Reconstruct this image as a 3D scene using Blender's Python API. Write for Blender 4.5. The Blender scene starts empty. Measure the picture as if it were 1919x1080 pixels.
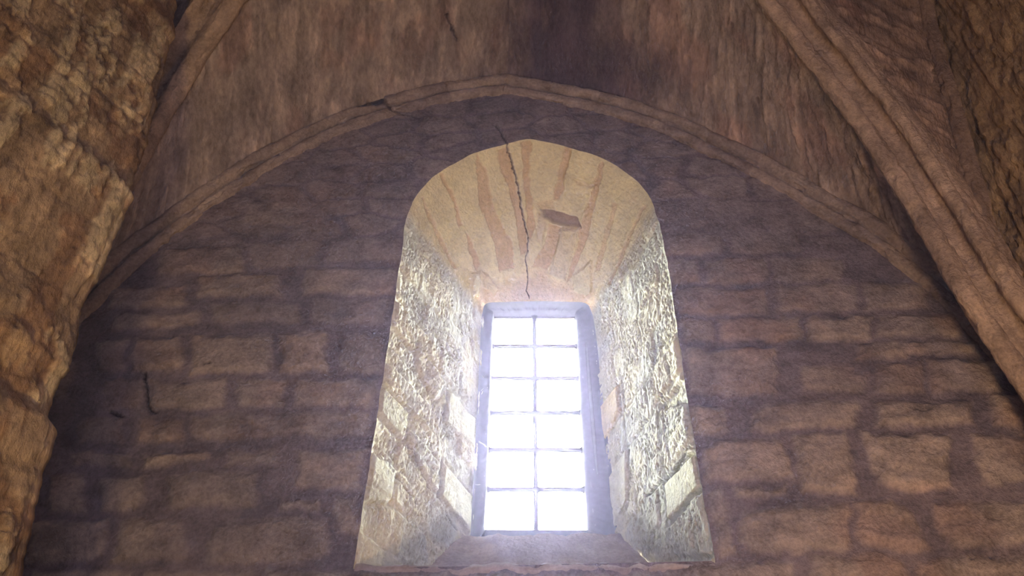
import bpy, math
import numpy as np
from mathutils import Vector, Matrix

# ------------------------------------------------------------------ camera, sky, lights, exposure
S = bpy.context.scene
COL = S.collection
H = 1.6                                     # eye height above the floor
F, YAW, PIT, ROL = 1473.3, -.0278, .7187, .0167
_cy, _sy, _cp, _sp = math.cos(YAW), math.sin(YAW), math.cos(PIT), math.sin(PIT)
CF = np.array([_sy*_cp, _cy*_cp, _sp]); _r = np.array([_cy, -_sy, 0.]); _u = np.cross(_r, CF)
CR = _r*math.cos(ROL)+_u*math.sin(ROL); CU = -_r*math.sin(ROL)+_u*math.cos(ROL)
CP = np.array([0, 0, H])
cam = bpy.data.cameras.new('camera'); camo = bpy.data.objects.new('camera', cam); COL.objects.link(camo)
cam.sensor_width = 36; cam.lens = F*36/1919; cam.clip_start = .05
m = Matrix.Identity(4)
for i in range(3):
    m[i][0] = CR[i]; m[i][1] = CU[i]; m[i][2] = -CF[i]; m[i][3] = CP[i]
camo.matrix_world = m
S.camera = camo

W = bpy.data.worlds.new('sky'); S.world = W; W.use_nodes = True
bg = W.node_tree.nodes['Background']; bg.inputs[0].default_value = (.90, .96, 1.0, 1); bg.inputs[1].default_value = 150.0
_t = W.node_tree; _g = _t.nodes.new('ShaderNodeTexCoord'); _s = _t.nodes.new('ShaderNodeSeparateXYZ'); _r2 = _t.nodes.new('ShaderNodeValToRGB')
_t.links.new(_g.outputs['Generated'], _s.inputs[0]); _t.links.new(_s.outputs['Z'], _r2.inputs[0]); _t.links.new(_r2.outputs[0], bg.inputs[0])
_r2.color_ramp.elements[0].position = -.0; _r2.color_ramp.elements[0].color = (.038, .032, .022, 1)      # sunlit ground outside
_r2.color_ramp.elements[1].position = .06; _r2.color_ramp.elements[1].color = (1, .965, .87, 1)        # white overcast sky

def area(name, loc, target, size, power, color, sy=None, spread=180):
    l = bpy.data.lights.new(name, 'AREA'); l.energy = power; l.color = color; l.size = size
    if sy: l.shape = 'RECTANGLE'; l.size_y = sy
    l.spread = math.radians(spread)
    o = bpy.data.objects.new(name, l); COL.objects.link(o); o.location = loc
    o.rotation_euler = (Vector(target)-Vector(loc)).to_track_quat('-Z', 'Y').to_euler()
    return o
area('cool_fill', (.3, -1.2, 2.6), (0, 3, 3.6), 1.6, 26, (.71, .66, 1.0))  # unseen cool fill light added behind the camera
area('warm_lamp_left', (-.85, .4, 1.0), (-2.1, 1.8, 4.9), .25, 12, (1, .68, .30), spread=100)
area('warm_lamp_right', (1.1, .6, .9), (2.25, 2.3, 3.6), .30, 30, (1, .64, .34), spread=140)
p = area('window_portal', (.03, 3.98, 4.0), (.03, 0, 4.0), .6, 1, (1, 1, 1), sy=1.6)
p.data.cycles.is_portal = True
S.view_settings.view_transform = 'Standard'; S.view_settings.look = 'None'
S.view_settings.gamma = 1; S.view_settings.use_curve_mapping = False
S.view_settings.exposure = 0.22
S.cycles.max_bounces = 8; S.cycles.diffuse_bounces = 5

# ------------------------------------------------------------------ tracing helpers
def ray(px, py):
    return CF + CR*(px-959.5)/F - CU*(py-540)/F
def on_plane(px, py, n, d):
    q = ray(px, py); n = np.array(n, float)
    return CP + q*(d-n@CP)/(q@n)
def atY(px, py, Y):
    return on_plane(px, py, (0, 1, 0), Y)
def project(P):
    d = P-CP; w = d@CF
    return np.stack([959.5+F*(d@CR)/w, 540-F*(d@CU)/w], -1)

# ------------------------------------------------------------------ noise in numpy
def _hash(ix, iy, seed):
    h = (ix.astype(np.int64)*374761393 + iy.astype(np.int64)*668265263 + seed*974634777) & 0xffffffff
    h = ((h ^ (h >> 13))*1274126177) & 0xffffffff
    h = ((h ^ (h >> 16))*2246822519) & 0xffffffff
    return ((h ^ (h >> 15)) & 0xffffff)/float(0xffffff)
def vnoise(x, y, seed=0):
    ix, iy = np.floor(x), np.floor(y); fx, fy = x-ix, y-iy
    fx = fx*fx*fx*(fx*(fx*6-15)+10); fy = fy*fy*fy*(fy*(fy*6-15)+10)
    a = _hash(ix, iy, seed); b = _hash(ix+1, iy, seed); c = _hash(ix, iy+1, seed); d = _hash(ix+1, iy+1, seed)
    return (a*(1-fx)+b*fx)*(1-fy)+(c*(1-fx)+d*fx)*fy
def fbm(x, y, seed=0, o=4, g=.5):
    s = 0; a = 1; t = 0
    for k in range(o):
        s = s+a*vnoise(x, y, seed+k*17); t += a; a *= g; x = x*2.03+3.1; y = y*2.03+1.7
    return s/t
def sstep(a, b, x):
    t = np.clip((x-a)/(b-a), 0, 1); return t*t*(3-2*t)
def worley(x, y, seed=0):
    ix, iy = np.floor(x), np.floor(y)
    f1 = np.full(x.shape, 9.); f2 = np.full(x.shape, 9.); idv = np.zeros(x.shape)
    for dx in (-1, 0, 1):
        for dy in (-1, 0, 1):
            cx, cy_ = ix+dx, iy+dy
            px = cx+.15+.7*_hash(cx, cy_, seed); py = cy_+.15+.7*_hash(cx, cy_, seed+5)
            d = np.hypot(x-px, y-py); h = _hash(cx, cy_, seed+9)
            near = d < f1
            f2 = np.where(near, f1, np.minimum(f2, d)); idv = np.where(near, h, idv); f1 = np.where(near, d, f1)
    return f1, f2, idv
def poly_sd(A, B, poly):                     # signed distance, negative inside
    P = np.asarray(poly, float); n = len(P)
    d = np.full(A.shape, 1e9); inside = np.zeros(A.shape, bool)
    for i in range(n):
        x0, y0 = P[i]; x1, y1 = P[(i+1) % n]
        ex, ey = x1-x0, y1-y0; L = ex*ex+ey*ey+1e-12
        t = np.clip(((A-x0)*ex+(B-y0)*ey)/L, 0, 1)
        d = np.minimum(d, (A-x0-t*ex)**2+(B-y0-t*ey)**2)
        c = ((y0 > B) != (y1 > B)) & (A < (x1-x0)*(B-y0)/((y1-y0) if abs(y1-y0) > 1e-12 else 1e-12)+x0)
        inside ^= c
    d = np.sqrt(d); return np.where(inside, -d, d)
def line_d(A, B, pts):
    d = np.full(A.shape, 1e9)
    for (x0, y0), (x1, y1) in zip(pts[:-1], pts[1:]):
        ex, ey = x1-x0, y1-y0; L = ex*ex+ey*ey+1e-12
        t = np.clip(((A-x0)*ex+(B-y0)*ey)/L, 0, 1)
        d = np.minimum(d, (A-x0-t*ex)**2+(B-y0-t*ey)**2)
    return np.sqrt(d)

# ------------------------------------------------------------------ materials
def stone_mat(name, bump=.35, scale=60, streak=(1, 1, 1), tint=.26, rough=.92):
    M = bpy.data.materials.new(name); M.use_nodes = True; nt = M.node_tree; N = nt.nodes; L = nt.links
    b = N['Principled BSDF']; b.inputs['Roughness'].default_value = rough
    b.inputs['Specular IOR Level'].default_value = .25
    at = N.new('ShaderNodeAttribute'); at.attribute_name = 'Col'
    tc = N.new('ShaderNodeTexCoord'); mp = N.new('ShaderNodeMapping'); mp.inputs['Scale'].default_value = streak
    L.new(tc.outputs['Object'], mp.inputs[0])
    n1 = N.new('ShaderNodeTexNoise'); n1.inputs['Scale'].default_value = scale; n1.inputs['Detail'].default_value = 6
    n1.inputs['Roughness'].default_value = .65
    L.new(mp.outputs[0], n1.inputs['Vector'])
    n2 = N.new('ShaderNodeTexNoise'); n2.inputs['Scale'].default_value = scale*.13; n2.inputs['Detail'].default_value = 5
    L.new(mp.outputs[0], n2.inputs['Vector'])
    mr = N.new('ShaderNodeMapRange'); mr.inputs[1].default_value = .38; mr.inputs[2].default_value = .62
    mr.inputs[3].default_value = 1-tint; mr.inputs[4].default_value = 1+tint
    ad = N.new('ShaderNodeMath'); ad.operation = 'MULTIPLY_ADD'; ad.inputs[1].default_value = .5
    hf = N.new('ShaderNodeMath'); hf.operation = 'MULTIPLY'; hf.inputs[1].default_value = .5
    L.new(n2.outputs[0], hf.inputs[0]); L.new(n1.outputs[0], ad.inputs[0]); L.new(hf.outputs[0], ad.inputs[2])
    L.new(ad.outputs[0], mr.inputs[0])
    mx = N.new('ShaderNodeMix'); mx.data_type = 'RGBA'; mx.blend_type = 'MULTIPLY'; mx.inputs[0].default_value = 1
    L.new(at.outputs['Color'], mx.inputs[6]); L.new(mr.outputs[0], mx.inputs[7])
    L.new(mx.outputs[2], b.inputs['Base Color'])
    bp = N.new('ShaderNodeBump'); bp.inputs['Strength'].default_value = bump; bp.inputs['Distance'].default_value = .02
    L.new(n1.outputs[0], bp.inputs['Height']); L.new(bp.outputs[0], b.inputs['Normal'])
    return M
def plain_mat(name, color, rough=.5, metal=0., bump=0):
    M = bpy.data.materials.new(name); M.use_nodes = True; nt = M.node_tree; N = nt.nodes; L = nt.links
    b = N['Principled BSDF']; b.inputs['Roughness'].default_value = rough; b.inputs['Metallic'].default_value = metal
    n = N.new('ShaderNodeTexNoise'); n.inputs['Scale'].default_value = 35; n.inputs['Detail'].default_value = 5
    cr = N.new('ShaderNodeMix'); cr.data_type = 'RGBA'
    cr.inputs[6].default_value = tuple(c*.75 for c in color)+(1,); cr.inputs[7].default_value = tuple(min(1, c*1.2) for c in color)+(1,)
    tc = N.new('ShaderNodeTexCoord'); L.new(tc.outputs['Object'], n.inputs['Vector'])
    L.new(n.outputs[0], cr.inputs[0]); L.new(cr.outputs[2], b.inputs['Base Color'])
    if bump:
        bp = N.new('ShaderNodeBump'); bp.inputs['Strength'].default_value = bump; bp.inputs['Distance'].default_value = .005
        L.new(n.outputs[0], bp.inputs['Height']); L.new(bp.outputs[0], b.inputs['Normal'])
    return M
M_WALL = stone_mat('wall_stone', .9, 60, tint=.36)
M_WEB = stone_mat('vault_rubble', 1.0, 50, (1, .5, .5), tint=.34)
M_RIB = stone_mat('rib_stone', .9, 60, tint=.30)
M_PIER = stone_mat('pier_rubble', 1.0, 60, (1, 1, .45), tint=.36)
M_SPLAY = stone_mat('splay_limestone', .8, 60, tint=.12)
M_SILL = stone_mat('sill_mortar', .5, 60, tint=.2)
M_ROUGH = plain_mat('shell_stone', (.20, .16, .13), .95, 0, .4)
M_IRON = plain_mat('painted_iron', (.13, .13, .165), .45, .0, .15)
M_GLOSS = plain_mat('glossy_iron', (.42, .44, .50), .18, .6)
M_WEBSILK = plain_mat('cobweb_silk', (.85, .85, .85), .8)
MG = bpy.data.materials.new('old_glass'); MG.use_nodes = True; nt = MG.node_tree
nt.nodes.remove(nt.nodes['Principled BSDF']); out = nt.nodes['Material Output']
tr = nt.nodes.new('ShaderNodeBsdfTransparent'); tr.inputs[0].default_value = (.93, .97, .98, 1)
gl = nt.nodes.new('ShaderNodeBsdfGlossy'); gl.inputs['Roughness'].default_value = .05
fr = nt.nodes.new('ShaderNodeFresnel'); fr.inputs[0].default_value = 1.45
mix = nt.nodes.new('ShaderNodeMixShader')
nt.links.new(fr.outputs[0], mix.inputs[0]); nt.links.new(tr.outputs[0], mix.inputs[1]); nt.links.new(gl.outputs[0], mix.inputs[2])
nt.links.new(mix.outputs[0], out.inputs['Surface'])

# ------------------------------------------------------------------ mesh helpers
def tag(o, label=None, cat=None, group=None, kind=None):
    if label: o['label'] = label
    if cat: o['category'] = cat
    if group: o['group'] = group
    if kind: o['kind'] = kind
    return o
def mesh_obj(name, V, Fc, mat, col=None, parent=None, smooth=True):
    me = bpy.data.meshes.new(name)
    V = np.asarray(V, np.float32); Fc = np.asarray(Fc, np.int32) if not isinstance(Fc, list) else Fc
    if isinstance(Fc, list):
        me.from_pydata([tuple(map(float, v)) for v in V], [], Fc)
    else:
        me.vertices.add(len(V)); me.vertices.foreach_set('co', V.ravel())
        k = Fc.shape[1]
        me.loops.add(len(Fc)*k); me.loops.foreach_set('vertex_index', Fc.ravel())
        me.polygons.add(len(Fc)); me.polygons.foreach_set('loop_start', np.arange(0, len(Fc)*k, k, dtype=np.int32))
        me.polygons.foreach_set('loop_total', np.full(len(Fc), k, np.int32))
        me.update(calc_edges=True)
    me.validate()
    if smooth: me.polygons.foreach_set('use_smooth', np.ones(len(me.polygons), bool))
    if col is not None:
        a = me.color_attributes.new('Col', 'FLOAT_COLOR', 'POINT')
        c = np.ones((len(V), 4), np.float32); c[:, :3] = col; a.data.foreach_set('color', c.ravel())
    me.materials.append(mat)
    o = bpy.data.objects.new(name, me); COL.objects.link(o)
    if parent: o.parent = parent
    return o
def grid_faces(nu, nv):
    i = np.arange(nu*nv).reshape(nu, nv)
    return np.stack([i[:-1, :-1], i[1:, :-1], i[1:, 1:], i[:-1, 1:]], -1).reshape(-1, 4)
def grid_normals(P):
    du = np.gradient(P, axis=0); dv = np.gradient(P, axis=1)
    n = np.cross(du, dv); n /= np.linalg.norm(n, axis=-1, keepdims=True)+1e-12
    return n
def box(name, a, b, mat, parent=None):
    x0, y0, z0 = a; x1, y1, z1 = b
    V = [(x0, y0, z0), (x1, y0, z0), (x1, y1, z0), (x0, y1, z0), (x0, y0, z1), (x1, y0, z1), (x1, y1, z1), (x0, y1, z1)]
    Fc = [(0, 3, 2, 1), (4, 5, 6, 7), (0, 1, 5, 4), (1, 2, 6, 5), (2, 3, 7, 6), (3, 0, 4, 7)]
    return mesh_obj(name, V, Fc, mat, None, parent, False)
def catmull(P, n):
    P = np.asarray(P, float); Q = np.vstack([2*P[0]-P[1], P, 2*P[-1]-P[-2]])
    out = []
    seg = len(P)-1
    for s in np.linspace(0, seg, n*6):
        i = min(int(s), seg-1); t = s-i; a, b, c, d = Q[i:i+4]
        out.append(.5*((2*b)+(-a+c)*t+(2*a-5*b+4*c-d)*t*t+(-a+3*b-3*c+d)*t**3))
    return resample(np.array(out), n)
def resample(P, n):
    L = np.r_[0, np.cumsum(np.linalg.norm(np.diff(P, axis=0), axis=1))]
    t = np.linspace(0, L[-1], n)
    return np.stack([np.interp(t, L, P[:, k]) for k in range(P.shape[1])], -1)
def C(*c): return np.array(c, float)
def lerp(a, b, t): return a+(b-a)*t[..., None]

class Surf:
    """A patch with metric coordinates A, B; px() turns a traced photo point into them."""
    def __init__(s, P, A, B): s.P, s.A, s.B = P, A, B; s.q = project(P)
    def px(s, x, y):
        d = (s.q[..., 0]-x)**2+(s.q[..., 1]-y)**2
        i, j = np.unravel_index(np.argmin(d), d.shape)
        return s.A[i, j], s.B[i, j]
    def poly(s, pts): return [s.px(*p) for p in pts]

# ------------------------------------------------------------------ the opening: one outline shared by wall and embrasure
YW, YS, YG = 2.9, 3.70, 3.80
O_PX = [(663, 1059), (664, 1050), (703, 800), (740, 560), (752, 480), (757, 430), (765, 398), (785, 360), (825, 322), (890, 287), (950, 270),
        (985, 262), (1010, 264), (1060, 275), (1130, 297), (1180, 328), (1215, 365), (1235, 415), (1243, 455), (1250, 490), (1270, 620), (1293, 780), (1338, 1038), (1340, 1047)]
OUT = np.array([atY(x, y, YW)[[0, 2]] for x, y in O_PX])
def smooth_outline():
    c = catmull(OUT, 1300)
    k = np.hanning(9); k /= k.sum()
    for a in range(2):
        c[4:-4, a] = np.convolve(c[:, a], k, 'valid')
    s = np.linspace(0, 40, len(c))
    c[:, 0] += (fbm(s*1.6, s*0, 3, 3)-.5)*.011; c[:, 1] += (fbm(s*1.6, s*0+9, 8, 3)-.5)*.011
    return c
OUTL = smooth_outline()

# ------------------------------------------------------------------ front wall
WB = [  # traced blocks (photo pixels, corner lists)
 # left, from the top down
 [(455,380),(620,375),(620,420),(450,425)],[(614,450),(752,448),(750,490),(610,492)],[(470,455),(600,452),(596,500),(468,500)],[(300,470),(455,462),(452,512),(298,515)],
 [(372,516),(530,512),(530,555),(370,560)],[(573,505),(742,505),(738,552),(570,552)],[(205,545),(350,535),(350,575),(200,580)],[(400,570),(560,566),(560,606),(400,608)],[(585,562),(735,560),(730,606),(583,608)],[(215,590),(380,585),(380,612),(210,620)],
 [(185,640),(240,637),(240,696),(180,698)],[(245,637),(341,632),(344,694),(248,697)],[(362,635),(505,630),(503,700),(360,702)],[(517,629),(613,625),(615,698),(520,700)],[(644,626),(722,622),(714,697),(642,698)],
 [(197,714),(269,712),(271,770),(194,772)],[(281,716),(425,714),(428,762),(287,766)],[(449,714),(532,714),(526,760),(448,762)],[(553,712),(706,708),(700,766),(546,764)],
 [(148,784),(230,784),(234,828),(145,830)],[(262,786),(352,788),(350,824),(262,828)],[(368,776),(698,772),(695,816),(366,824)],
 [(128,846),(248,846),(246,872),(130,872)],[(272,850),(395,842),(392,862),(270,874)],[(432,844),(520,844),(518,870),(430,872)],
 [(556,850),(600,843),(690,843),(678,918),(550,916)],
 [(90,890),(158,888),(160,962),(88,960)],[(185,898),(272,888),(276,940),(230,960),(188,956)],[(318,888),(482,884),(480,948),(325,948)],
 [(529,940),(600,938),(598,956),(528,957)],[(632,930),(674,928),(668,1010),(630,1006)],
 [(57,976),(197,976),(190,1040),(160,1055),(52,1058)],[(216,976),(350,972),(350,1052),(212,1060)],[(396,982),(440,970),(616,972),(616,1040),(560,1056),(388,1058)],
 [(60,1074),(250,1072),(250,1130),(50,1130)],[(275,1074),(480,1068),(480,1130),(270,1130)],[(505,1068),(660,1070),(655,1130),(500,1130)],
 # under the sill
 [(680,1074),(830,1080),(830,1130),(675,1130)],[(850,1084),(1010,1078),(1010,1130),(850,1130)],[(1030,1080),(1230,1072),(1235,1130),(1030,1130)],[(1250,1066),(1305,1062),(1310,1130),(1255,1130)],
 # right
 [(1248,436),(1352,434),(1354,476),(1250,478)],[(1364,434),(1500,434),(1504,476),(1366,478)],[(1256,486),(1310,484),(1314,530),(1262,532)],[(1326,488),(1434,486),(1438,530),(1330,531)],[(1448,486),(1580,484),(1580,528),(1446,528)],
 [(1270,542),(1434,540),(1436,592),(1275,594)],[(1454,534),(1608,530),(1608,584),(1456,590)],[(1618,530),(1730,532),(1745,582),(1618,584)],
 [(1278,602),(1333,602),(1336,640),(1284,642)],[(1343,601),(1498,598),(1500,638),(1345,640)],[(1510,596),(1634,594),(1634,636),(1512,642)],[(1646,592),(1796,592),(1800,632),(1645,634)],
 [(1284,654),(1452,652),(1455,740),(1292,742)],[(1500,688),(1590,684),(1626,700),(1622,734),(1500,736)],[(1604,642),(1830,638),(1832,666),(1600,674)],[(1640,680),(1722,680),(1740,738),(1640,736)],[(1730,676),(1880,678),(1882,736),(1752,736)],
 [(1292,762),(1358,762),(1368,808),(1340,816),(1296,812)],[(1409,764),(1430,753),(1605,752),(1604,804),(1430,809),(1408,800)],[(1640,756),(1825,752),(1822,798),(1642,802)],[(1860,740),(1960,740),(1960,800),(1860,800)],
 [(1312,850),(1350,822),(1462,820),(1480,850),(1491,900),(1320,906)],[(1487,820),(1584,814),(1605,925),(1504,924)],[(1615,814),(1780,814),(1786,918),(1700,924),(1640,900)],[(1812,820),(1925,816),(1930,900),(1840,906)],
 [(1371,914),(1420,912),(1430,922),(1476,911),(1478,928),(1440,932),(1372,932)],
 [(1322,922),(1352,916),(1382,1036),(1345,1044)],[(1386,960),(1480,944),(1592,942),(1596,1030),(1500,1040),(1420,1034),(1386,1010)],[(1598,938),(1665,934),(1712,965),(1742,1028),(1690,1034),(1615,1028)],[(1746,950),(1800,940),(1960,936),(1960,1022),(1780,1028),(1746,990)],
 [(1296,1052),(1490,1056),(1500,1130),(1300,1130)],[(1525,1045),(1680,1041),(1700,1066),(1705,1130),(1520,1130)],[(1716,1050),(1800,1042),(1960,1040),(1960,1130),(1722,1130)],
 [(1260,380),(1400,372),(1402,424),(1250,426)],[(1415,380),(1570,400),(1575,426),(1415,426)],
]
def build_wall():
    st = .0085
    xs = np.arange(-2.75, 2.75+st, st); zs = np.arange(H+.55, H+4.75, st)
    A, B = np.meshgrid(xs, zs, indexing='ij')
    wa = A+(fbm(A*7, B*7, 1)-.5)*.055+(fbm(A*30, B*30, 21, 4)-.5)*.030
    wb = B+(fbm(A*7, B*7, 2)-.5)*.045+(fbm(A*30, B*30, 22, 4)-.5)*.026
    hgt = np.zeros(A.shape); mask = np.zeros(A.shape); idv = np.full(A.shape, .5)
    n = 0
    polys = []
    for q in WB:
        polys.append([tuple(atY(x, y, YW)[[0, 2]]) for x, y in q])
    # courses beyond the traced region: left behind the pier, right behind the rib, and below
    rng = np.random.RandomState(4)
    for sx, x0, x1 in ((0, -2.75, -1.98), (1, 2.02, 2.75)):
        z = H+.6
        while z < H+3.0:
            h = rng.uniform(.16, .24); x = x0+rng.uniform(-.2, 0)
            while x < x1:
                w = rng.uniform(.22, .42)
                lim = -1.9+max(0, (z-H-1.1))*-.12 if sx == 0 else 0
                if (sx == 0 and x+w < lim) or (sx == 1 and x > 1.98-max(0, z-H-1.9)*.0 and z < H+1.9):
                    polys.append([(x, z), (x+w-.03, z), (x+w-.03, z+h-.03), (x, z+h-.03)])
                x += w
            z += h
    x = -2.6
    while x < 2.6:
        w = rng.uniform(.25, .42); polys.append([(x, H+.58), (x+w-.03, H+.58), (x+w-.03, H+.8), (x, H+.8)]); x += w
    x = -2.6
    while x < 2.6:
        w = rng.uniform(.22, .4); polys.append([(x, H+.83), (x+w-.03, H+.83), (x+w-.03, H+1.0), (x, H+1.0)]); x += w
    for k, q in enumerate(polys):
        q = np.array(q); lo = q.min(0)-.05; hi = q.max(0)+.05
        i0, i1 = np.searchsorted(xs, [lo[0], hi[0]]); j0, j1 = np.searchsorted(zs, [lo[1], hi[1]])
        if i1-i0 < 2 or j1-j0 < 2: continue
        sl = (slice(i0, i1), slice(j0, j1))
        sd = poly_sd(wa[sl], wb[sl], q)
        mk = sstep(.014, -.020, sd); r = rng.rand()
        fade = 1.0 if q[:, 1].mean() < H+2.3 else (.75 if q[:, 1].mean() < H+2.75 else .5)
        hh = (sstep(.010, -.035, sd)*(.013+.010*r)+mk*(r-.5)*.006)*fade
        hgt[sl] = np.maximum(hgt[sl], hh); mask[sl] = np.maximum(mask[sl], mk*fade); idv[sl] = np.where(mk > .3, r, idv[sl])
    # rubble of the upper lunette: faint plastered cells
    f1, f2, wid = worley(wa*3.2, wb*6.5, 31)
    up = sstep(H+2.75, H+3.0, B)
    ma2 = sstep(.05, .22, f2-f1)*.45*up
    hgt = np.maximum(hgt, ma2*.016); mask = np.maximum(mask, ma2); idv = np.where((up > .5) & (mask < .5), wid, idv)
    rough = fbm(A*22, B*30, 5, 4)-.5
    spall = sstep(.60, .74, fbm(A*5+4, B*14, 77, 4))
    hgt += rough*.010 + (fbm(A*70, B*90, 6, 2)-.5)*.0035 - spall*.007*mask
    # pits
    f1, f2, wid = worley(A*16, B*16, 41)
    hgt -= (f1 < .13)*(wid > .93)*.012
    # cracks
    def crack(pts, w, dep):
        nonlocal hgt, mask
        q = [tuple(atY(x, y, YW)[[0, 2]]) for x, y in pts]
        d = line_d(A+(fbm(A*40, B*40, 13, 2)-.5)*.014, B, q)
        k = sstep(w, w*.3, d); hgt -= k*dep; return k
    ck = crack([(930, 235), (938, 250), (952, 271)], .008, .02)
    ck = np.maximum(ck, crack([(272, 700), (275, 740), (281, 768), (291, 774)], .008, .018))
    ck = np.maximum(ck, crack([(205, 770), (222, 780), (229, 782)], .009, .018))
    ck = np.maximum(ck, crack([(735, 212), (785, 222)], .006, .015))
    ck = np.maximum(ck, crack([(385, 687), (395, 684)], .008, .02))
    for (cx, cy_, rx, ry) in ((1860, 967, 20, 12), (1862, 1010, 17, 11), (1645, 870, 15, 13), (1725, 768, 24, 8)):
        c = atY(cx, cy_, YW); d = np.hypot((A-c[0])/(rx*.0019), (B-c[2])/(ry*.0024))+(fbm(A*30, B*30, 51, 3)-.5)*.7
        hgt -= sstep(1.1, .8, d)*.010; ck = np.maximum(ck, sstep(1.1, .8, d)*.35)
    sd = poly_sd(A, B, np.vstack([OUTL[::8], OUTL[-1:]-[[0, .012]], OUTL[:1]-[[0, .012]]])[::1])
    edge = sstep(0, .035, sd); hgt *= edge
    mask = mask*(.55+.45*sstep(.30, .50, fbm(A*2.3, B*2.8, 66, 3)))
    stone = lerp(C(.38, .31, .27), C(.48, .39, .325), idv)
    stone = lerp(stone, stone*C(1.02, .90, .86), sstep(.5, .8, fbm(A*3, B*3, 61, 3)))
    mort = np.broadcast_to(C(.205, .165, .175), stone.shape)
    mort = lerp(mort, mort*1.25, fbm(A*9, B*9, 63, 3))
    col = lerp(mort, stone, np.clip(mask*.95, 0, 1))
    col = col*(.76+.48*fbm(A*14, B*22, 64, 5, .6))[..., None]
    # soot stain under the ridge and damp along the upper lunette
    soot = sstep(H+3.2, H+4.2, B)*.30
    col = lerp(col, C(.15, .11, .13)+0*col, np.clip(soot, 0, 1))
    col = lerp(col, col*.2, ck)
    P = np.stack([A, YW-hgt, B], -1)
    keepv = (sd > 0)
    idx = np.arange(A.size).reshape(A.shape)
    kf = keepv[:-1, :-1] & keepv[1:, :-1] & keepv[1:, 1:] & keepv[:-1, 1:]
    fc = np.stack([idx[:-1, :-1], idx[1:, :-1], idx[1:, 1:], idx[:-1, 1:]], -1)
    bad = fc[~kf].ravel(); good = fc[kf].ravel()
    rim = np.intersect1d(np.unique(bad), np.unique(good))
    rim = rim[(np.abs(sd.ravel()[rim]) < .03)]
    Pf = P.reshape(-1, 3)
    O2 = np.vstack([OUTL, resample(np.array([OUTL[-1], OUTL[-1]-[0, .012], OUTL[0]-[0, .012], OUTL[0]]), 260)])
    for i in rim:
        d = (O2[:, 0]-Pf[i, 0])**2+(O2[:, 1]-Pf[i, 2])**2; j = np.argmin(d)
        Pf[i] = (O2[j, 0], YW, O2[j, 1])
    fq = fc[kf]
    used = np.unique(fq); remap = np.full(A.size, -1); remap[used] = np.arange(len(used))
    o = mesh_obj('wall_front', Pf[used], remap[fq].astype(np.int32), M_WALL, col.reshape(-1, 3)[used])
    return tag(o, 'end wall of coursed mauve-brown stone blocks around the bright arched window', None, None, 'structure')
wall = build_wall()

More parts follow.
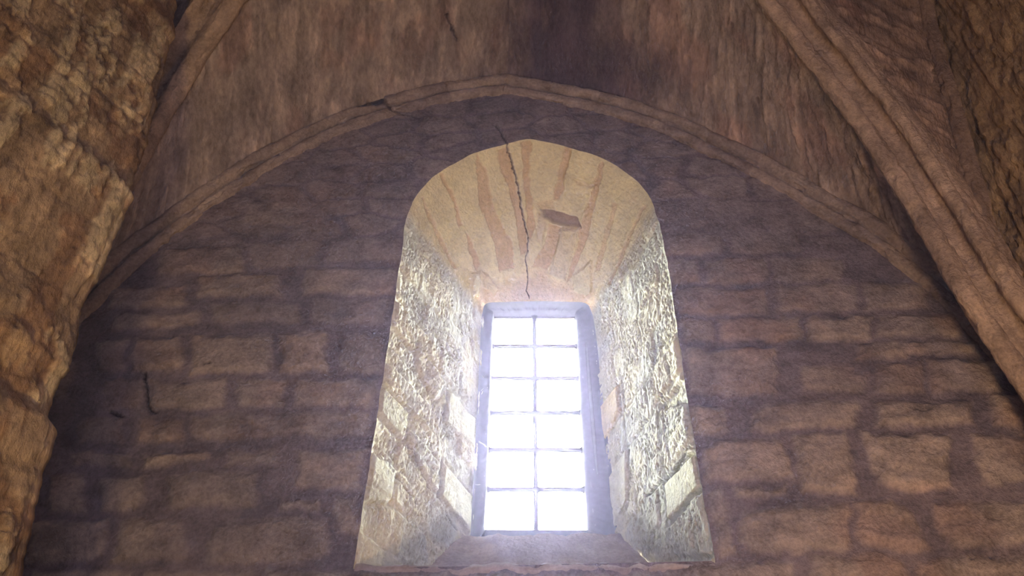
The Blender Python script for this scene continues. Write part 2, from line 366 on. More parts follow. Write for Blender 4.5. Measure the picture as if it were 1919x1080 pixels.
# ------------------------------------------------------------------ embrasure (splayed jambs and fan-shaped arch soffit)
def crop(pts, x0, y0, s): return [(x0+x/s, y0+y/s) for x, y in pts]
def build_embrasure():
    nu, nv = 1300, 200
    back_px = [(885, 1002), (889, 930), (895, 800), (901, 680), (905, 600), (908, 582), (916, 574), (960, 572), (1010, 571), (1060, 572), (1090, 573), (1101, 578), (1108, 598), (1114, 640), (1126, 760), (1145, 920), (1153, 992)]
    bk = np.array([atY(x, y, YS)[[0, 2]] for x, y in back_px])
    bl = bk[:6]; bt = bk[5:12]; br = bk[11:]
    # fractions of the front outline where jamb ends and arch begins
    fr_px = project(np.stack([OUTL[:, 0], np.full(len(OUTL), YW), OUTL[:, 1]], -1))
    i1 = int(np.argmin((fr_px[:, 0]-768)**2+(fr_px[:, 1]-392)**2)); i2 = int(np.argmin((fr_px[:, 0]-1222)**2+(fr_px[:, 1]-382)**2))
    b0 = resample(np.vstack([[bl[0][0]-.02, H+1.05], bl]), i1+1)
    b1 = resample(catmull(bt, 60), i2-i1+1); b2 = resample(np.vstack([br, [br[-1][0]+.02, H+1.05]]), nu-i2)
    back = np.vstack([b0[:-1], b1, b2[1:]])
    k = np.hanning(25); k /= k.sum()
    for a in range(2): back[12:-12, a] = np.convolve(back[:, a], k, 'valid')
    v = np.linspace(0, 1, nv)
    fr = np.stack([OUTL[:, 0], np.full(nu, YW), OUTL[:, 1]], -1)
    fr[0, 2] -= .0; 
    bkk = np.stack([back[:, 0], np.full(nu, YS), back[:, 1]], -1)
    bulge = np.sin(v*math.pi)*.012
    P = fr[:, None]*(1-v)[None, :, None]+bkk[:, None]*v[None, :, None]
    Nn = grid_normals(P)
    cen = np.array([.02, 3.2, H+2.4])
    sgn = np.sign(np.sum(Nn*(cen-P), -1)); 
    if np.median(sgn) < 0: Nn = -Nn
    # metric coordinates: A along the outline (mean arc), B depth
    arc = np.r_[0, np.cumsum(np.linalg.norm(np.diff(P[:, nv//2], axis=0), axis=1))]
    dep = np.linalg.norm(P[:, -1]-P[:, 0], axis=1)
    A = np.repeat(arc[:, None], nv, 1); B = dep[:, None]*v[None, :]
    sf = Surf(P, A, B)
    aj1, aj2 = arc[i1], arc[i2]
    arch = sstep(aj1-.1, aj1+.02, A)*sstep(aj2+.1, aj2-.02, A)
    jamb = 1-arch
    h = np.zeros(A.shape)
    creamA, creamB = C(.82, .78, .60), C(.90, .87, .70)
    col = lerp(creamA+0*P, creamB+0*P, fbm(A*5, B*5, 3))
    # warm ochre in the fan soffit, grey-green lime bloom on the jambs
    col = lerp(col, col*C(1.0, .90, .68), arch*.9)
    col = lerp(col, C(.76, .79, .72)+0*col, jamb*sstep(.42, .62, fbm(A*4, B*5, 33, 3))*.7)
    wa = A+(fbm(A*12, B*12, 11, 3)-.5)*.02; wb = B+(fbm(A*12, B*12, 12, 3)-.5)*.02
    # jamb courses: blocks with open joints
    rng = np.random.RandomState(3)
    jm = np.zeros(A.shape)
    for (a0, a1) in ((0, aj1+.05), (aj2-.05, arc[-1])):
        a = a0
        while a < a1:
            hh = rng.uniform(.13, .22); b = -.1+rng.uniform(-.1, .1)
            while b < dep.max():
                w = rng.uniform(.2, .38)
                sd = poly_sd(wa, wb, [(a, b), (a+hh, b+rng.uniform(-.02, .02)), (a+hh, b+w), (a, b+w)])
                ins = sd < 0; r = rng.rand()
                step = sstep(0, -.02, sd)
                jm = np.maximum(jm, step)
                h += np.where(ins, (r-.4)*.013, 0)*step*jamb
                col = np.where((ins & (jamb > .5))[..., None], col*(.92+.14*r), col)
                b += w
            a += hh
    h -= (1-jm)*jamb*.006
    # pick-dressed pits, elongated up the wall, dense towards the room
    patch = sstep(.32, .52, fbm(A*5, B*5, 19, 3))*(jamb*.95+.10)*sstep(dep.max()*1.0, dep.max()*.6, B)
    sg = np.where(A > arc[-1]/2, -1., 1.)
    for sc, amp, sd_ in ((24, .0075, 7), (38, .0075, 9), (64, .006, 8)):
        th = .25*sg
        f1, f2, wid = worley((A*np.cos(th)+B*np.sin(th))*sc+fbm(A*12, B*12, 3)*.8, (B*np.cos(th)-A*np.sin(th))*sc*2.6, sd_)
        pk = sstep(.40, .10, f1)*(wid > .55)*patch; h -= pk*amp; col = lerp(col, col*C(.74, .68, .60), pk*.75)
    h += (fbm(A*7, B*11, 23, 3)-.5)*.014*(jamb*.85+.15) + (fbm(A*60, B*80, 24, 3)-.5)*.007
    # layered ragged relief near the room-side foot
    foot = (sstep(.55, .1, A)+sstep(arc[-1]-.55, arc[-1]-.1, A))
    h += (fbm(A*16, B*26, 29, 4)-.5)*.022*foot
    # traced blocks
    LB = [[(150,330),(265,450),(240,560),(135,440)],[(110,590),(205,680),(190,800),(75,790)],[(395,630),(505,770),(500,915),(380,770)],[(415,345),(520,470),(515,590),(405,480)],
          [(265,500),(380,640),(375,760),(265,600)],[(170,240),(350,420),(340,520),(165,330)],[(210,0),(340,150),(330,260),(195,110)],[(300,160),(400,330),(360,400),(290,250)]]
    RB = [[(205,330),(215,440),(135,560),(130,420)],[(240,580),(245,790),(150,890),(150,700)],[(500,600),(525,740),(400,870),(390,720)],[(540,740),(575,1000),(420,1010),(410,880)],
          [(430,130),(460,320),(370,420),(330,240)],[(470,400),(500,590),(390,700),(370,430)]]
    for side, x0, lst in ((0, 640, LB), (1, 1060, RB)):
        for k, q in enumerate(lst):
            sd = poly_sd(wa, wb, sf.poly(crop(q, x0, 560, 2.077)))
            ins = sstep(.004, -.012, sd); gr = sstep(.022, .004, np.abs(sd-.006))
            smooth = (side == 0 and k in (0, 1, 2, 3)) or (side == 1 and k in (0, 1, 2))
            if smooth: h = h*(1-ins*.75)
            h += ins*.010; h -= gr*.014*(.4+.6*(fbm(A*8, B*8, 70+k, 2) > .45))
            if side == 1 and k == 0: col = lerp(col, C(.78, .60, .32)+0*col, ins*.8)
            elif smooth: col = lerp(col, C(.70, .68, .53)+0*col, ins*.6)
    # black open joints
    for q, x0 in (([(358,400),(350,470),(347,500)],640), ([(410,350),(405,460)],640), ([(392,625),(384,700),(382,770),(420,850),(455,905)],640), ([(265,500),(255,560),(300,650),(350,740)],640), ([(205,690),(300,800)],640),
                  ([(210,330),(216,440)],1060), ([(238,575),(248,700),(247,780)],1060), ([(370,340),(385,430),(390,540)],1060), ([(480,590),(400,690),(310,770)],1060), ([(525,745),(460,810),(400,900)],1060)):
        d = line_d(wa, wb, sf.poly(crop(q, x0, 560, 2.077)))
        k = sstep(.007, .002, d); h -= k*.02; col = lerp(col, col*.45, k*.8)
    # mortar bands between the soffit voussoirs
    MB = [[(455,140),(520,250),(545,400),(600,540),(660,650),(670,790),(590,800),(560,640),(480,420),(470,280)],
          [(580,120),(640,105),(680,300),(740,560),(745,700),(705,720),(690,560),(640,340),(590,200)],
          [(710,80),(765,70),(755,280),(790,560),(760,640),(745,500),(725,300)],
          [(950,110),(990,110),(960,250),(930,400),(895,400),(920,240)],
          [(1150,200),(1175,190),(1130,400),(1075,640),(1000,830),(960,880),(1020,680),(1040,560),(1100,380)],
          [(865,540),(935,560),(900,700),(860,800),(770,780),(840,660)],[(255,250),(275,250),(340,390),(380,540),(360,560),(330,420)],
          [(395,580),(440,660),(480,760),(460,800),(420,700)],[(150,390),(165,390),(260,600),(350,790),(330,790),(240,620)],
          [(1225,430),(1250,430),(1190,640),(1150,800),(1120,800),(1170,620)],[(1420,420),(1350,560),(1290,700),(1220,880),(1200,880),(1270,690),(1340,540),(1400,430)]]
    mk = np.zeros(A.shape)
    wa2 = A+(fbm(A*20, B*20, 15, 3)-.5)*.022
    for k, q in enumerate(MB):
        sd = poly_sd(wa2, wb, sf.poly(crop(q, 740, 240, 3)))
        mk = np.maximum(mk, sstep(.006, -.006, sd)*(1 if k < 8 else .7))
    low = sstep(dep.max()*.70, dep.max()*.86, B+(fbm(A*9, B*9, 81, 3)-.5)*.15)*arch
    mk = np.maximum(mk, low*.85)
    h -= mk*.010; col = lerp(col, C(.72, .51, .29)+0*col, mk*.8)
    # raised lumps
    for q, c in (([(935,560),(1035,570),(1000,760),(960,860),(865,830)], (.74, .62, .40)), ([(1000,830),(1105,740),(1105,930),(1070,950),(1000,910)], (.80, .70, .42)),
                 ([(425,820),(480,800),(480,950),(440,950)], (.80, .72, .46)), ([(490,800),(590,900),(560,950),(500,900)], (.78, .64, .40)), ([(805,480),(865,500),(830,680),(790,640)], (.72, .60, .38))):
        sd = poly_sd(wa2, wb, sf.poly(crop(q, 740, 240, 3))); k = sstep(.006, -.018, sd)
        h += k*.022; col = lerp(col, C(*c)+0*col, k*.8)
    # the broken hole
    sd = poly_sd(wa2, wb, sf.poly(crop([(820,465),(930,475),(1020,505),(1048,560),(960,548),(880,535),(845,505)], 740, 240, 3)))
    k = sstep(.008, -.010, sd); h -= k*.05; col = lerp(col, C(.36, .24, .15)+0*col, k*.8)
    sd = poly_sd(wa2, wb, sf.poly(crop([(790,420),(890,400),(900,460),(820,465)], 740, 240, 3)))
    k = sstep(.008, -.010, sd); h -= k*.012*fbm(A*40, B*40, 5, 2); col = lerp(col, C(.78, .62, .34)+0*col, k*.7)
    sd = poly_sd(wa2, wb, sf.poly(crop([(1010,290),(1130,320),(1100,335),(1030,315)], 740, 240, 3)))
    h -= sstep(.008, -.006, sd)*.018
    # the long crack
    d = line_d(A+(fbm(A*60, B*60, 90, 2)-.5)*.012, B, sf.poly(crop([(630,85),(660,200),(690,310),(720,480),(750,620),(750,690),(735,730),(750,850),(740,920),(760,960)], 740, 240, 3)))
    k = sstep(.0055, .002, d); h -= k*.025; col = lerp(col, C(.12, .07, .05)+0*col, k*.9)
    col = col*(.92+.16*fbm(A*30, B*30, 93, 3))[..., None]
    h *= sstep(0, .02, B)[...]*.9+.1*(B > 0)
    h = np.where(B <= 0, 0, h)
    P2 = P+Nn*h[..., None]
    # straight inner reveal behind the splay, painted iron-grey mortar
    V = P2.reshape(-1, 3)
    o = mesh_obj('window_embrasure', V, grid_faces(nu, nv), M_SPLAY, col.reshape(-1, 3))
    tag(o, 'cream limestone splayed window recess with fan-shaped arch, bright daylight on it', 'window recess')
    return o, back
emb, BACK = build_embrasure()

# ------------------------------------------------------------------ sill: ledge and steep sloping block under the glass
def build_sill():
    nu, nv = 420, 130
    prof = resample(np.array([(2.98, H+1.09), (2.905, H+1.12), (2.897, H+1.145), (2.902, H+1.164), (2.94, H+1.172), (3.16, H+1.178), (3.24, H+1.20), (3.64, H+1.605), (3.70, H+1.62), (3.80, H+1.625)]), nv)
    x = np.linspace(-.70, .74, nu)
    A, T = np.meshgrid(x, np.linspace(0, 1, nv), indexing='ij')
    Y = np.repeat(prof[None, :, 0], nu, 0).copy(); Z = np.repeat(prof[None, :, 1], nu, 0).copy()
    # follows the splay: narrower towards the glass
    f = np.clip((Y-2.9)/(YS-2.9), 0, 1); hw = .674*(1-f)+.40*f
    X = .02+(A-.02)/.72*hw
    X += .014*f
    lip = sstep(3.02, 2.93, Y)
    wav = (fbm(X*11, X*0, 4, 2)-.5)*.040+(fbm(X*30, X*0, 14, 2)-.5)*.012
    mid = sstep(-.5, -.3, X)*sstep(.55, .35, X)
    Z += wav*lip*(.35+.65*mid)
    Z += lip*(X*.013)
    n = (fbm(X*14, Y*14, 6, 4)-.5)*.018+(fbm(X*50, Y*50, 7, 2)-.5)*.006
    Y -= n*.7*(1-lip*.7); Z += n*.7*(1-lip*.7)
    top = sstep(3.55, 3.66, Y); Z += top*(X*.012+(fbm(X*12, X*0, 12, 3)-.5)*.02)
    P = np.stack([X, Y, Z], -1)
    col = lerp(C(.30, .245, .25)+0*P, C(.42, .33, .29)+0*P, fbm(X*5, Y*6, 16, 4))
    col = lerp(col, C(.50, .36, .27)+0*col, sstep(.5, .7, fbm(X*3+5, Y*5, 18, 3))*.5)
    col = lerp(col, C(.62, .60, .55)+0*col, lip*.55*sstep(H+1.14, H+1.165, Z))  # sunlit top edge of the lip painted in as a paler colour
    o = mesh_obj('window_sill', P.reshape(-1, 3), grid_faces(nu, nv), M_SILL, col.reshape(-1, 3))
    tag(o, 'worn grey-mauve sloping stone sill with a wavy front lip under the window', 'window sill')
build_sill()

# ------------------------------------------------------------------ the leaded window
GX, HW, Z0, DZ = .0364, .2536, H+1.6805, .234
def build_window():
    root = bpy.data.objects.new('window_1', None); COL.objects.link(root); root.location = (GX, YG, Z0)
    tag(root, 'narrow window of twelve square panes glowing white in a dark iron frame', None, None, 'structure')
    def loc(V): return np.asarray(V, float)-np.array([GX, YG, Z0])
    # frame: ring from the reveal edge to the glass opening, with real depth and rounded inner edge
    n = len(BACK); 
    inner = []
    zt = Z0+6*DZ; w = HW-.002; zb = Z0+.002
    per = [(-w, zb), (-w, zt), (w, zt), (w, zb)]
    bz0 = BACK[:, 1].max()
    for i in range(n):
        x, z = BACK[i, 0]-GX, BACK[i, 1]
        if z > zt-.02 and abs(x) < .30:
            q = (np.clip(x*w/.29, -w, w), zt)
        else: q = ((-w if x < 0 else w), np.clip((z-H-1.60)/(bz0-.02-H-1.60), 0, 1)*(zt-zb)+zb)
        inner.append(q)
    inner = np.array(inner)
    rows = []
    lips = [(1.10, YS-.03), (1.0, YS+.0), (.93, YS+.012), (.80, YS+.022), (.62, YS+.030), (.40, YS+.034), (.18, YS+.042), (.05, YG-.034), (0, YG-.012), (0, YG+.035)]
    for t, y in lips:
        ox, oz = BACK[:, 0]-GX, BACK[:, 1]
        s = 1.0 if t <= 1 else t
        rows.append(np.stack([GX+inner[:, 0]*(1-t)+ox*t, np.full(n, y), inner[:, 1]*(1-t)+oz*t], -1))
    P = np.stack(rows, 1)
    s = np.linspace(0, 30, n)[:, None]
    P[:, 2:7, 1] += (fbm(s*3+0*P[:, 2:7, 0], P[:, 2:7, 0]*9, 5, 3)-.5)*.02
    o = mesh_obj('frame', loc(P.reshape(-1, 3)), grid_faces(n, len(lips)), M_IRON, None, root)
    # bottom rail
    def rail(name, x0, x1, z0, z1, y0, y1, par, mat=M_IRON, bev=.004):
        o = box(name, *[tuple(v) for v in loc([(x0, y0, z0), (x1, y1, z1)])], mat, par)
        mo = o.modifiers.new('b', 'BEVEL'); mo.width = bev; mo.segments = 3
        return o
    rail('bottom_rail', GX-HW-.09, GX+HW+.10, Z0-.06, Z0+.004, YG-.035, YG+.03, root)
    bw = .012
    def bar_mesh(L, nodes, vert):
        # round-edged bar with small swelling nodes where the bars cross
        N = 180; t = np.linspace(0, L, N); r = np.full(N, bw)
        for c in nodes: r += .012*np.exp(-((t-c)/.013)**2)
        r += .012*np.exp(-(t/.010)**2)+.012*np.exp(-((t-L)/.010)**2)
        th = np.linspace(0, 2*math.pi, 13)[:-1]
        a = np.cos(th); b = np.sin(th)
        P = np.zeros((N, 12, 3))
        side = r[:, None]*a[None]; dep = bw*1.1*b[None]+0*side
        if vert: P[..., 2] = t[:, None]; P[..., 0] = side
        else: P[..., 0] = t[:, None]; P[..., 2] = side
        P[..., 1] = dep
        i = np.arange(N*12).reshape(N, 12); j = np.roll(i, -1, 1)
        return P.reshape(-1, 3), np.stack([i[:-1], i[1:], j[1:], j[:-1]], -1).reshape(-1, 4)
    V, Fc = bar_mesh(6*DZ, [k*DZ for k in range(1, 6)], True)
    mu = mesh_obj('mullion', V, Fc, M_IRON, None, root); mu.location = (0, -.006, 0)
    V, Fc = bar_mesh(2*HW, [HW], False)
    for k in range(1, 6):
        b = mesh_obj('glazing_bar', V, Fc, M_IRON, None, root); b.location = (-HW, -.008, k*DZ)
        b.rotation_euler[1] = -.004+.002*(k % 3)
    # transom lip under the head of the frame: pale strip
    for k in range(6):
        for sx in (-1, 1):
            x0 = .0035 if sx > 0 else -HW; x1 = HW if sx > 0 else -.0035
            pn = box('pane', (x0, .0, k*DZ+.003), (x1, .004, (k+1)*DZ-.003), MG, root)
            pn['label'] = 'clear glass pane glowing white'
    rail('head_strip', GX-HW+.004, GX+HW-.004, Z0+6*DZ-.012, Z0+6*DZ+.004, YG-.004, YG+.03, root, M_GLOSS, .003)
    # highlight along the frame's right edge, built as an added pale glossy rod
    q0 = atY(1098, 640, YG-.085); q1 = atY(1119, 890, YG-.085)
    N = 60; th = np.linspace(0, 2*math.pi, 11)[:-1]
    t = np.linspace(0, 1, N)[:, None]
    c = q0*(1-t)+q1*t
    rr = .011*np.sin(np.clip(t, .02, .98)*math.pi)**.25
    Pm = c[:, None, :]+np.stack([np.cos(th)[None]*rr, np.sin(th)[None]*rr*.9, 0*th[None]*rr], -1)
    i = np.arange(N*10).reshape(N, 10); j = np.roll(i, -1, 1)
    o = mesh_obj('frame_highlight', loc(Pm.reshape(-1, 3)), np.stack([i[:-1], i[1:], j[1:], j[:-1]], -1).reshape(-1, 4), M_GLOSS, None, root)
    o['label'] = 'pale glossy rod standing in for the highlight on the right of the frame'
build_window()

# ------------------------------------------------------------------ vault curves
WL_PX = [(195, 500), (260, 445), (340, 385), (430, 325), (520, 272), (620, 225), (720, 190), (820, 165), (900, 152), (950, 146)]
WR_PX = [(950, 146), (1050, 165), (1150, 185), (1250, 217), (1350, 262), (1430, 300), (1500, 338), (1560, 375), (1640, 418), (1720, 474), (1790, 530), (1850, 590)]
wl = [atY(x, y, 2.86) for x, y in WL_PX]; wr = [atY(x, y, 2.86) for x, y in WR_PX]
wl = [np.array([-2.45, 2.86, H+1.2]), np.array([-2.36, 2.86, H+2.0])]+wl
wr = wr+[np.array([2.27, 2.86, H+1.9]), np.array([2.36, 2.86, H+1.2])]
CWL = catmull(wl, 300); CWR = catmull(wr, 300)[::-1]        # both run springing -> apex
K = np.array([.0, .75, H+4.85])
kR = .74; nR = np.array([kR, -1, 0]); dR = nR@np.array([2.35, 2.9, 0])
DR_PX = [(1915, 710), (1870, 640), (1820, 568), (1770, 472), (1730, 412), (1690, 348), (1640, 270), (1590, 200), (1550, 146), (1505, 88), (1455, 22)]
dr = [on_plane(x, y, nR, dR) for x, y in DR_PX]
e = dr[-1]
dr = [np.array([2.12, 2.73, H+1.0])]+[p_ for p_ in dr[::2]]+[e*.6+K*.4+np.array([0, 0, .26]), K]
kL = .97; nL = np.array([-kL, -1, 0]); dL = nL@np.array([-2.35, 2.9, 0])
DL_PX = [(278, 262), (310, 205), (343, 150), (375, 100), (408, 48), (440, -5)]
dl = [on_plane(x, y, nL, dL) for x, y in DL_PX]
e = dl[-1]
dl = [np.array([-2.22, 2.75, H+1.0]), np.array([-2.13, 2.68, H+2.2])]+dl[::2]+[e*.6+K*.4+np.array([0, 0, .22]), K]
CDR = catmull(dr, 300); CDL = catmull(dl, 300)

def rubble(A, B, ca, cb, seed, amp=.02, plaster=.45):
    """courses of long thin stones: A across the courses, B along them (metres)."""
    wa = A+(fbm(A*5, B*2, seed)-.5)*.09+(fbm(A*25, B*12, seed+11, 3)-.5)*.035
    wb = B+(fbm(A*5, B*4, seed+1)-.5)*.14+(fbm(A*25, B*20, seed+12, 3)-.5)*.04
    f1, f2, idv = worley(wa/ca, wb/cb, seed+2)
    j = sstep(.0, .30, f2-f1)
    pl = sstep(plaster-.14, plaster+.10, fbm(A*3.3, B*2.2, seed+3, 4))
    dome = np.clip(1-f1*1.1, 0, 1)
    h = (j*.35+dome*.65)*amp*(.25+1.0*idv)*(1-pl*.75)+pl*amp*.45
    h = h+(fbm(A*20, B*6, seed+4, 5, .6)-.5)*amp*1.5+(fbm(A*80, B*45, seed+5, 2)-.5)*amp*.3
    h = h+sstep(.58, .64, fbm(A*14, B*4.5, seed+6, 4))*amp*.45
    return h, (j*.5+.4)*(1-pl*.7)+pl*.6, idv, pl

def web(name, c0, c1, flip, seed, label, c_hi, c_lo, stain=None, nu=420, nv=170, lift=.04, cc=(.085, .26)):
    P0 = resample(c0, nu); P1 = resample(c1, nu)
    v = np.linspace(0, 1, nv)
    P = P0[:, None]*(1-v)[None, :, None]+P1[:, None]*v[None, :, None]
    P[..., 2] += lift+(np.sin(v*math.pi)*.06)[None, :]
    N = grid_normals(P)
    if np.median(N[..., 2]) > 0: N = -N
    arc = np.r_[0, np.cumsum(np.linalg.norm(np.diff(P[:, nv//2], axis=0), axis=1))]
    wd = np.linalg.norm(P1-P0, axis=1)
    A = np.repeat(arc[:, None], nv, 1); B = (v[None, :]*wd[:, None])
    h, mk, idv, pl = rubble(A, B, cc[0], cc[1], seed)
    col = lerp(C(*c_lo)+0*P, C(*c_hi)+0*P, np.clip(mk*.75+idv*.35-.05, 0, 1))
    col = lerp(col, col*C(1.0, .84, .80), sstep(.52, .75, fbm(A*4, B*3, seed+8, 4))*.7)
    col = lerp(col, col*1.45, sstep(.58, .64, fbm(A*14, B*4.5, seed+6, 4))*.7)
    col = col*(.55+.9*fbm(A*16, B*5, seed+9, 5, .6))[..., None]
    if stain: col = stain(P, A, B, col)
    if seed == 100:
        sf = Surf(P, A, B)
        d = line_d(A+(fbm(A*40, B*40, 13, 2)-.5)*.02, B, sf.poly([(836, 25), (845, 48), (856, 76)]))
        k = sstep(.012, .004, d); h = h-k*.03; col = lerp(col, col*.3, k)
    P = P+N*h[..., None]
    return mesh_obj(name, P.reshape(-1, 3), grid_faces(nu, nv), M_WEB, col.reshape(-1, 3)), P

ceil = bpy.data.objects.new('ceiling', None); COL.objects.link(ceil)
tag(ceil, 'ribbed stone vault of rough narrow rubble courses over the arched end wall', None, None, 'structure')
def soot(P, A, B, col):
    q = project(P)
    x, z, y = P[..., 0], P[..., 2], P[..., 1]
    d = np.exp(-((x-.17-.12*(2.9-y))/.36)**2)*sstep(1.6, 2.3, y+(fbm(x*5, y*5, 7, 3)-.5)*.9)
    d2 = np.exp(-((x-.45)/.45)**2)*sstep(2.2, 2.75, y)*.75
    k = np.clip(np.maximum(d, d2)*1.15*(.5+.8*fbm(x*9, y*4, 9, 4)), 0, .9)
    return lerp(col, C(.085, .055, .075)+0*col, k)
HI, LO = (.40, .315, .255), (.24, .185, .165)
wfl, _ = web('vault_web', CWL, CDL, 0, 100, '', HI, LO, soot); wfl.parent = ceil
wfr, _ = web('vault_web', CWR, CDR, 0, 200, '', HI, LO, soot); wfr.parent = ceil
# right side cell, between the right diagonal and the right wall rib
XR = 2.34
RW_PX = [(1885, 530), (1868, 470), (1842, 380), (1812, 280), (1775, 150), (1742, 20)]
rw = [on_plane(x, y, (1, 0, 0), XR) for x, y in RW_PX]
rw = [np.array([XR, 2.88, H+1.0]), np.array([XR, 2.88, H+2.0])]+rw+[np.array([XR, 1.95, H+4.95]), np.array([XR, 1.2, H+5.15])]
CRW = catmull(rw, 300)
KS = np.vstack([CDR])
wrr, _ = web('vault_web', CDR, CRW, 0, 300, '', (.40, .28, .20), (.22, .15, .115), None, 420, 170, .03, (.09, .2)); wrr.parent = ceil
lw = [np.array([-2.62, 2.88, H+1.0]), np.array([-2.62, 2.86, H+2.0]), np.array([-2.62, 2.75, H+3.2]), np.array([-2.62, 2.4, H+4.3]), np.array([-2.62, 1.9, H+4.95]), np.array([-2.62, 1.2, H+5.15])]
CLW = catmull(lw, 300)
wll, _ = web('vault_web', CDL, CLW, 0, 400, '', (.34, .25, .19), (.2, .14, .12), None, 300, 120, .03); wll.parent = ceil
# rear half of the vault, behind the viewer's head
def mir(c): c = c.copy(); c[:, 1] = 1.5-c[:, 1]; return c
for a, b in ((mir(CWL), mir(CDL)), (mir(CWR), mir(CDR)), (mir(CDR), mir(CRW)), (mir(CDL), mir(CLW))):
    o, _ = web('vault_web', a, b, 0, 500, '', HI, LO, None, 120, 60); o.parent = ceil

# ------------------------------------------------------------------ moulded ribs
def arc_pts(cx, cy, r, a0, a1, n):
    return [(cx+r*math.cos(math.radians(a)), cy+r*math.sin(math.radians(a))) for a in np.linspace(a0, a1, n)]
def sweep(name, *a, **k):
    return _sweep(name, *a, **k)
def _sweep(name, path, prof, sidev, mat, seed, label, c_hi, c_lo, parent=None, n=520, closed=True, wear=.010, cat='rib'):
    """prof: (side, drop) points; sidev(T) gives the sideways axis."""
    P = resample(path, n); T = np.gradient(P, axis=0); T /= np.linalg.norm(T, axis=1, keepdims=True)
    Sd = np.array([sidev(t) for t in T]); Sd /= np.linalg.norm(Sd, axis=1, keepdims=True)
    D = np.cross(T, Sd)
    D *= np.sign((D[len(D)//2]*DOWN(name)).sum())
    pr = np.array(prof, float)
    # densify the profile
    L = np.r_[0, np.cumsum(np.linalg.norm(np.diff(pr, axis=0), axis=1))]
    m_ = int(L[-1]/.0065)+2
    pr = resample(pr, m_); 
    arc = np.r_[0, np.cumsum(np.linalg.norm(np.diff(P, axis=0), axis=1))]
    A = np.repeat(arc[:, None], m_, 1); B = np.repeat(np.linspace(0, L[-1], m_)[None], n, 0)
    h = (fbm(A*7, B*22, seed, 4)-.5)*wear*1.6+(fbm(A*30, B*50, seed+1, 3)-.5)*wear*.9
    chip = sstep(.62, .75, fbm(A*9, B*16, seed+2, 3)); h -= chip*wear*1.1
    # joints between the rib stones
    jr = _hash(np.floor(A/.36), 0*A, seed); jd = np.abs((A/.36)-np.floor(A/.36)-.5*jr-.25)*.36
    h -= sstep(.006, .001, jd)*.005
    V = P[:, None]+Sd[:, None]*pr[None, :, :1]+D[:, None]*pr[None, :, 1:]
    N = grid_normals(V)
    if (N*D[:, None]).sum(-1).mean() < 0: N = -N
    V = V+N*h[..., None]
    tone = _hash(np.floor((A/.36)-.5*jr-.25), 0*A+3, seed)
    col = lerp(C(*c_lo)+0*V, C(*c_hi)+0*V, np.clip(.25+.5*tone+.6*(fbm(A*6, B*14, seed+5, 4)-.5)+chip*.25, 0, 1))
    col = col*(.8+.4*fbm(A*20, B*30, seed+6, 3))[..., None]
    if name == 'wall_rib':
        q = project(V); nz = (fbm(A*50, B*50, 3, 3)-.5)*8
        sd = poly_sd(q[..., 0]+nz, q[..., 1]+nz, [(690, 192), (706, 176), (724, 183), (728, 197), (708, 200)])
        k = sstep(2, -4, sd)
        k = np.maximum(k, sstep(2.6, 1.0, line_d(q[..., 0]+nz*.4, q[..., 1]+nz*.4, [(650, 193), (675, 198), (700, 193)])))
        k = np.maximum(k, sstep(2.6, 1.0, line_d(q[..., 0]+nz*.4, q[..., 1]+nz*.4, [(722, 197), (745, 212), (790, 222)])))
        V = V-N*(k*.03)[..., None]; col = lerp(col, col*.3, k)
    Fc = grid_faces(n, m_)
    V = V.reshape(-1, 3)
    e0 = (np.arange(m_)); e1 = (n-1)*m_+np.arange(m_)
    o = mesh_obj(name, V, Fc, mat, col.reshape(-1, 3), parent)
    if label: tag(o, label, cat)
    return o
def DOWN(name): return np.array([0, 0, -1.]) if 'diagonal' in name or 'vault' in name else np.array([0, -1., 0])

def diag_prof(s):      # side axis s=+1 away from the window; main roll hangs at 0, second roll at .15
    r1, r2 = .042, .031
    p = [(-.055, -.16), (-.058, -.05), (-.040, -.035)]
    p += arc_pts(0, 0, r1, 215, -35+360-360, 22)[0:0]
    p += [(r1*math.cos(a), r1*math.sin(a)) for a in np.radians(np.linspace(222, -40, 26))]
    p += [(.052, -.050), (.070, -.062), (.092, -.060), (.108, -.045)]
    p += [(.145+r2*math.cos(a), -.020+r2*math.sin(a)) for a in np.radians(np.linspace(200, -30, 20))]
    p += [(.185, -.06), (.188, -.16)]
    return [(s*a, b) for a, b in p]
def hside(sgn):
    def f(t):
        v = np.array([t[1], -t[0], 0.]); return v*sgn
    return f
# right: tangent runs towards the keystone (-x,-y); away from window = (+x,-y)
def sideR(t): v = np.array([-t[1], t[0], 0.]); return v if v[0] > 0 else -v
def sideL(t): v = np.array([-t[1], t[0], 0.]); return v if v[0] < 0 else -v
def fix(path): return resample(path, 520)
RH, RL = (.60, .445, .32), (.36, .255, .185)
sweep('vault_rib', CDR, diag_prof(1), sideR, M_RIB, 700, 'long diagonal double-roll stone rib crossing the upper right corner of the vault', RH, RL)
LP = [(-.056, -.15), (-.056, -.03)]+[(.052*math.cos(a), .052*math.sin(a)) for a in np.radians(np.linspace(215, -35, 26))]+[(.052, -.070), (.085, -.085), (.16, -.070), (.165, -.16)]
sweep('vault_rib', CDL, LP, sideL, M_RIB, 720, 'short piece of diagonal stone rib at upper left beside the rough pier', RH, RL)

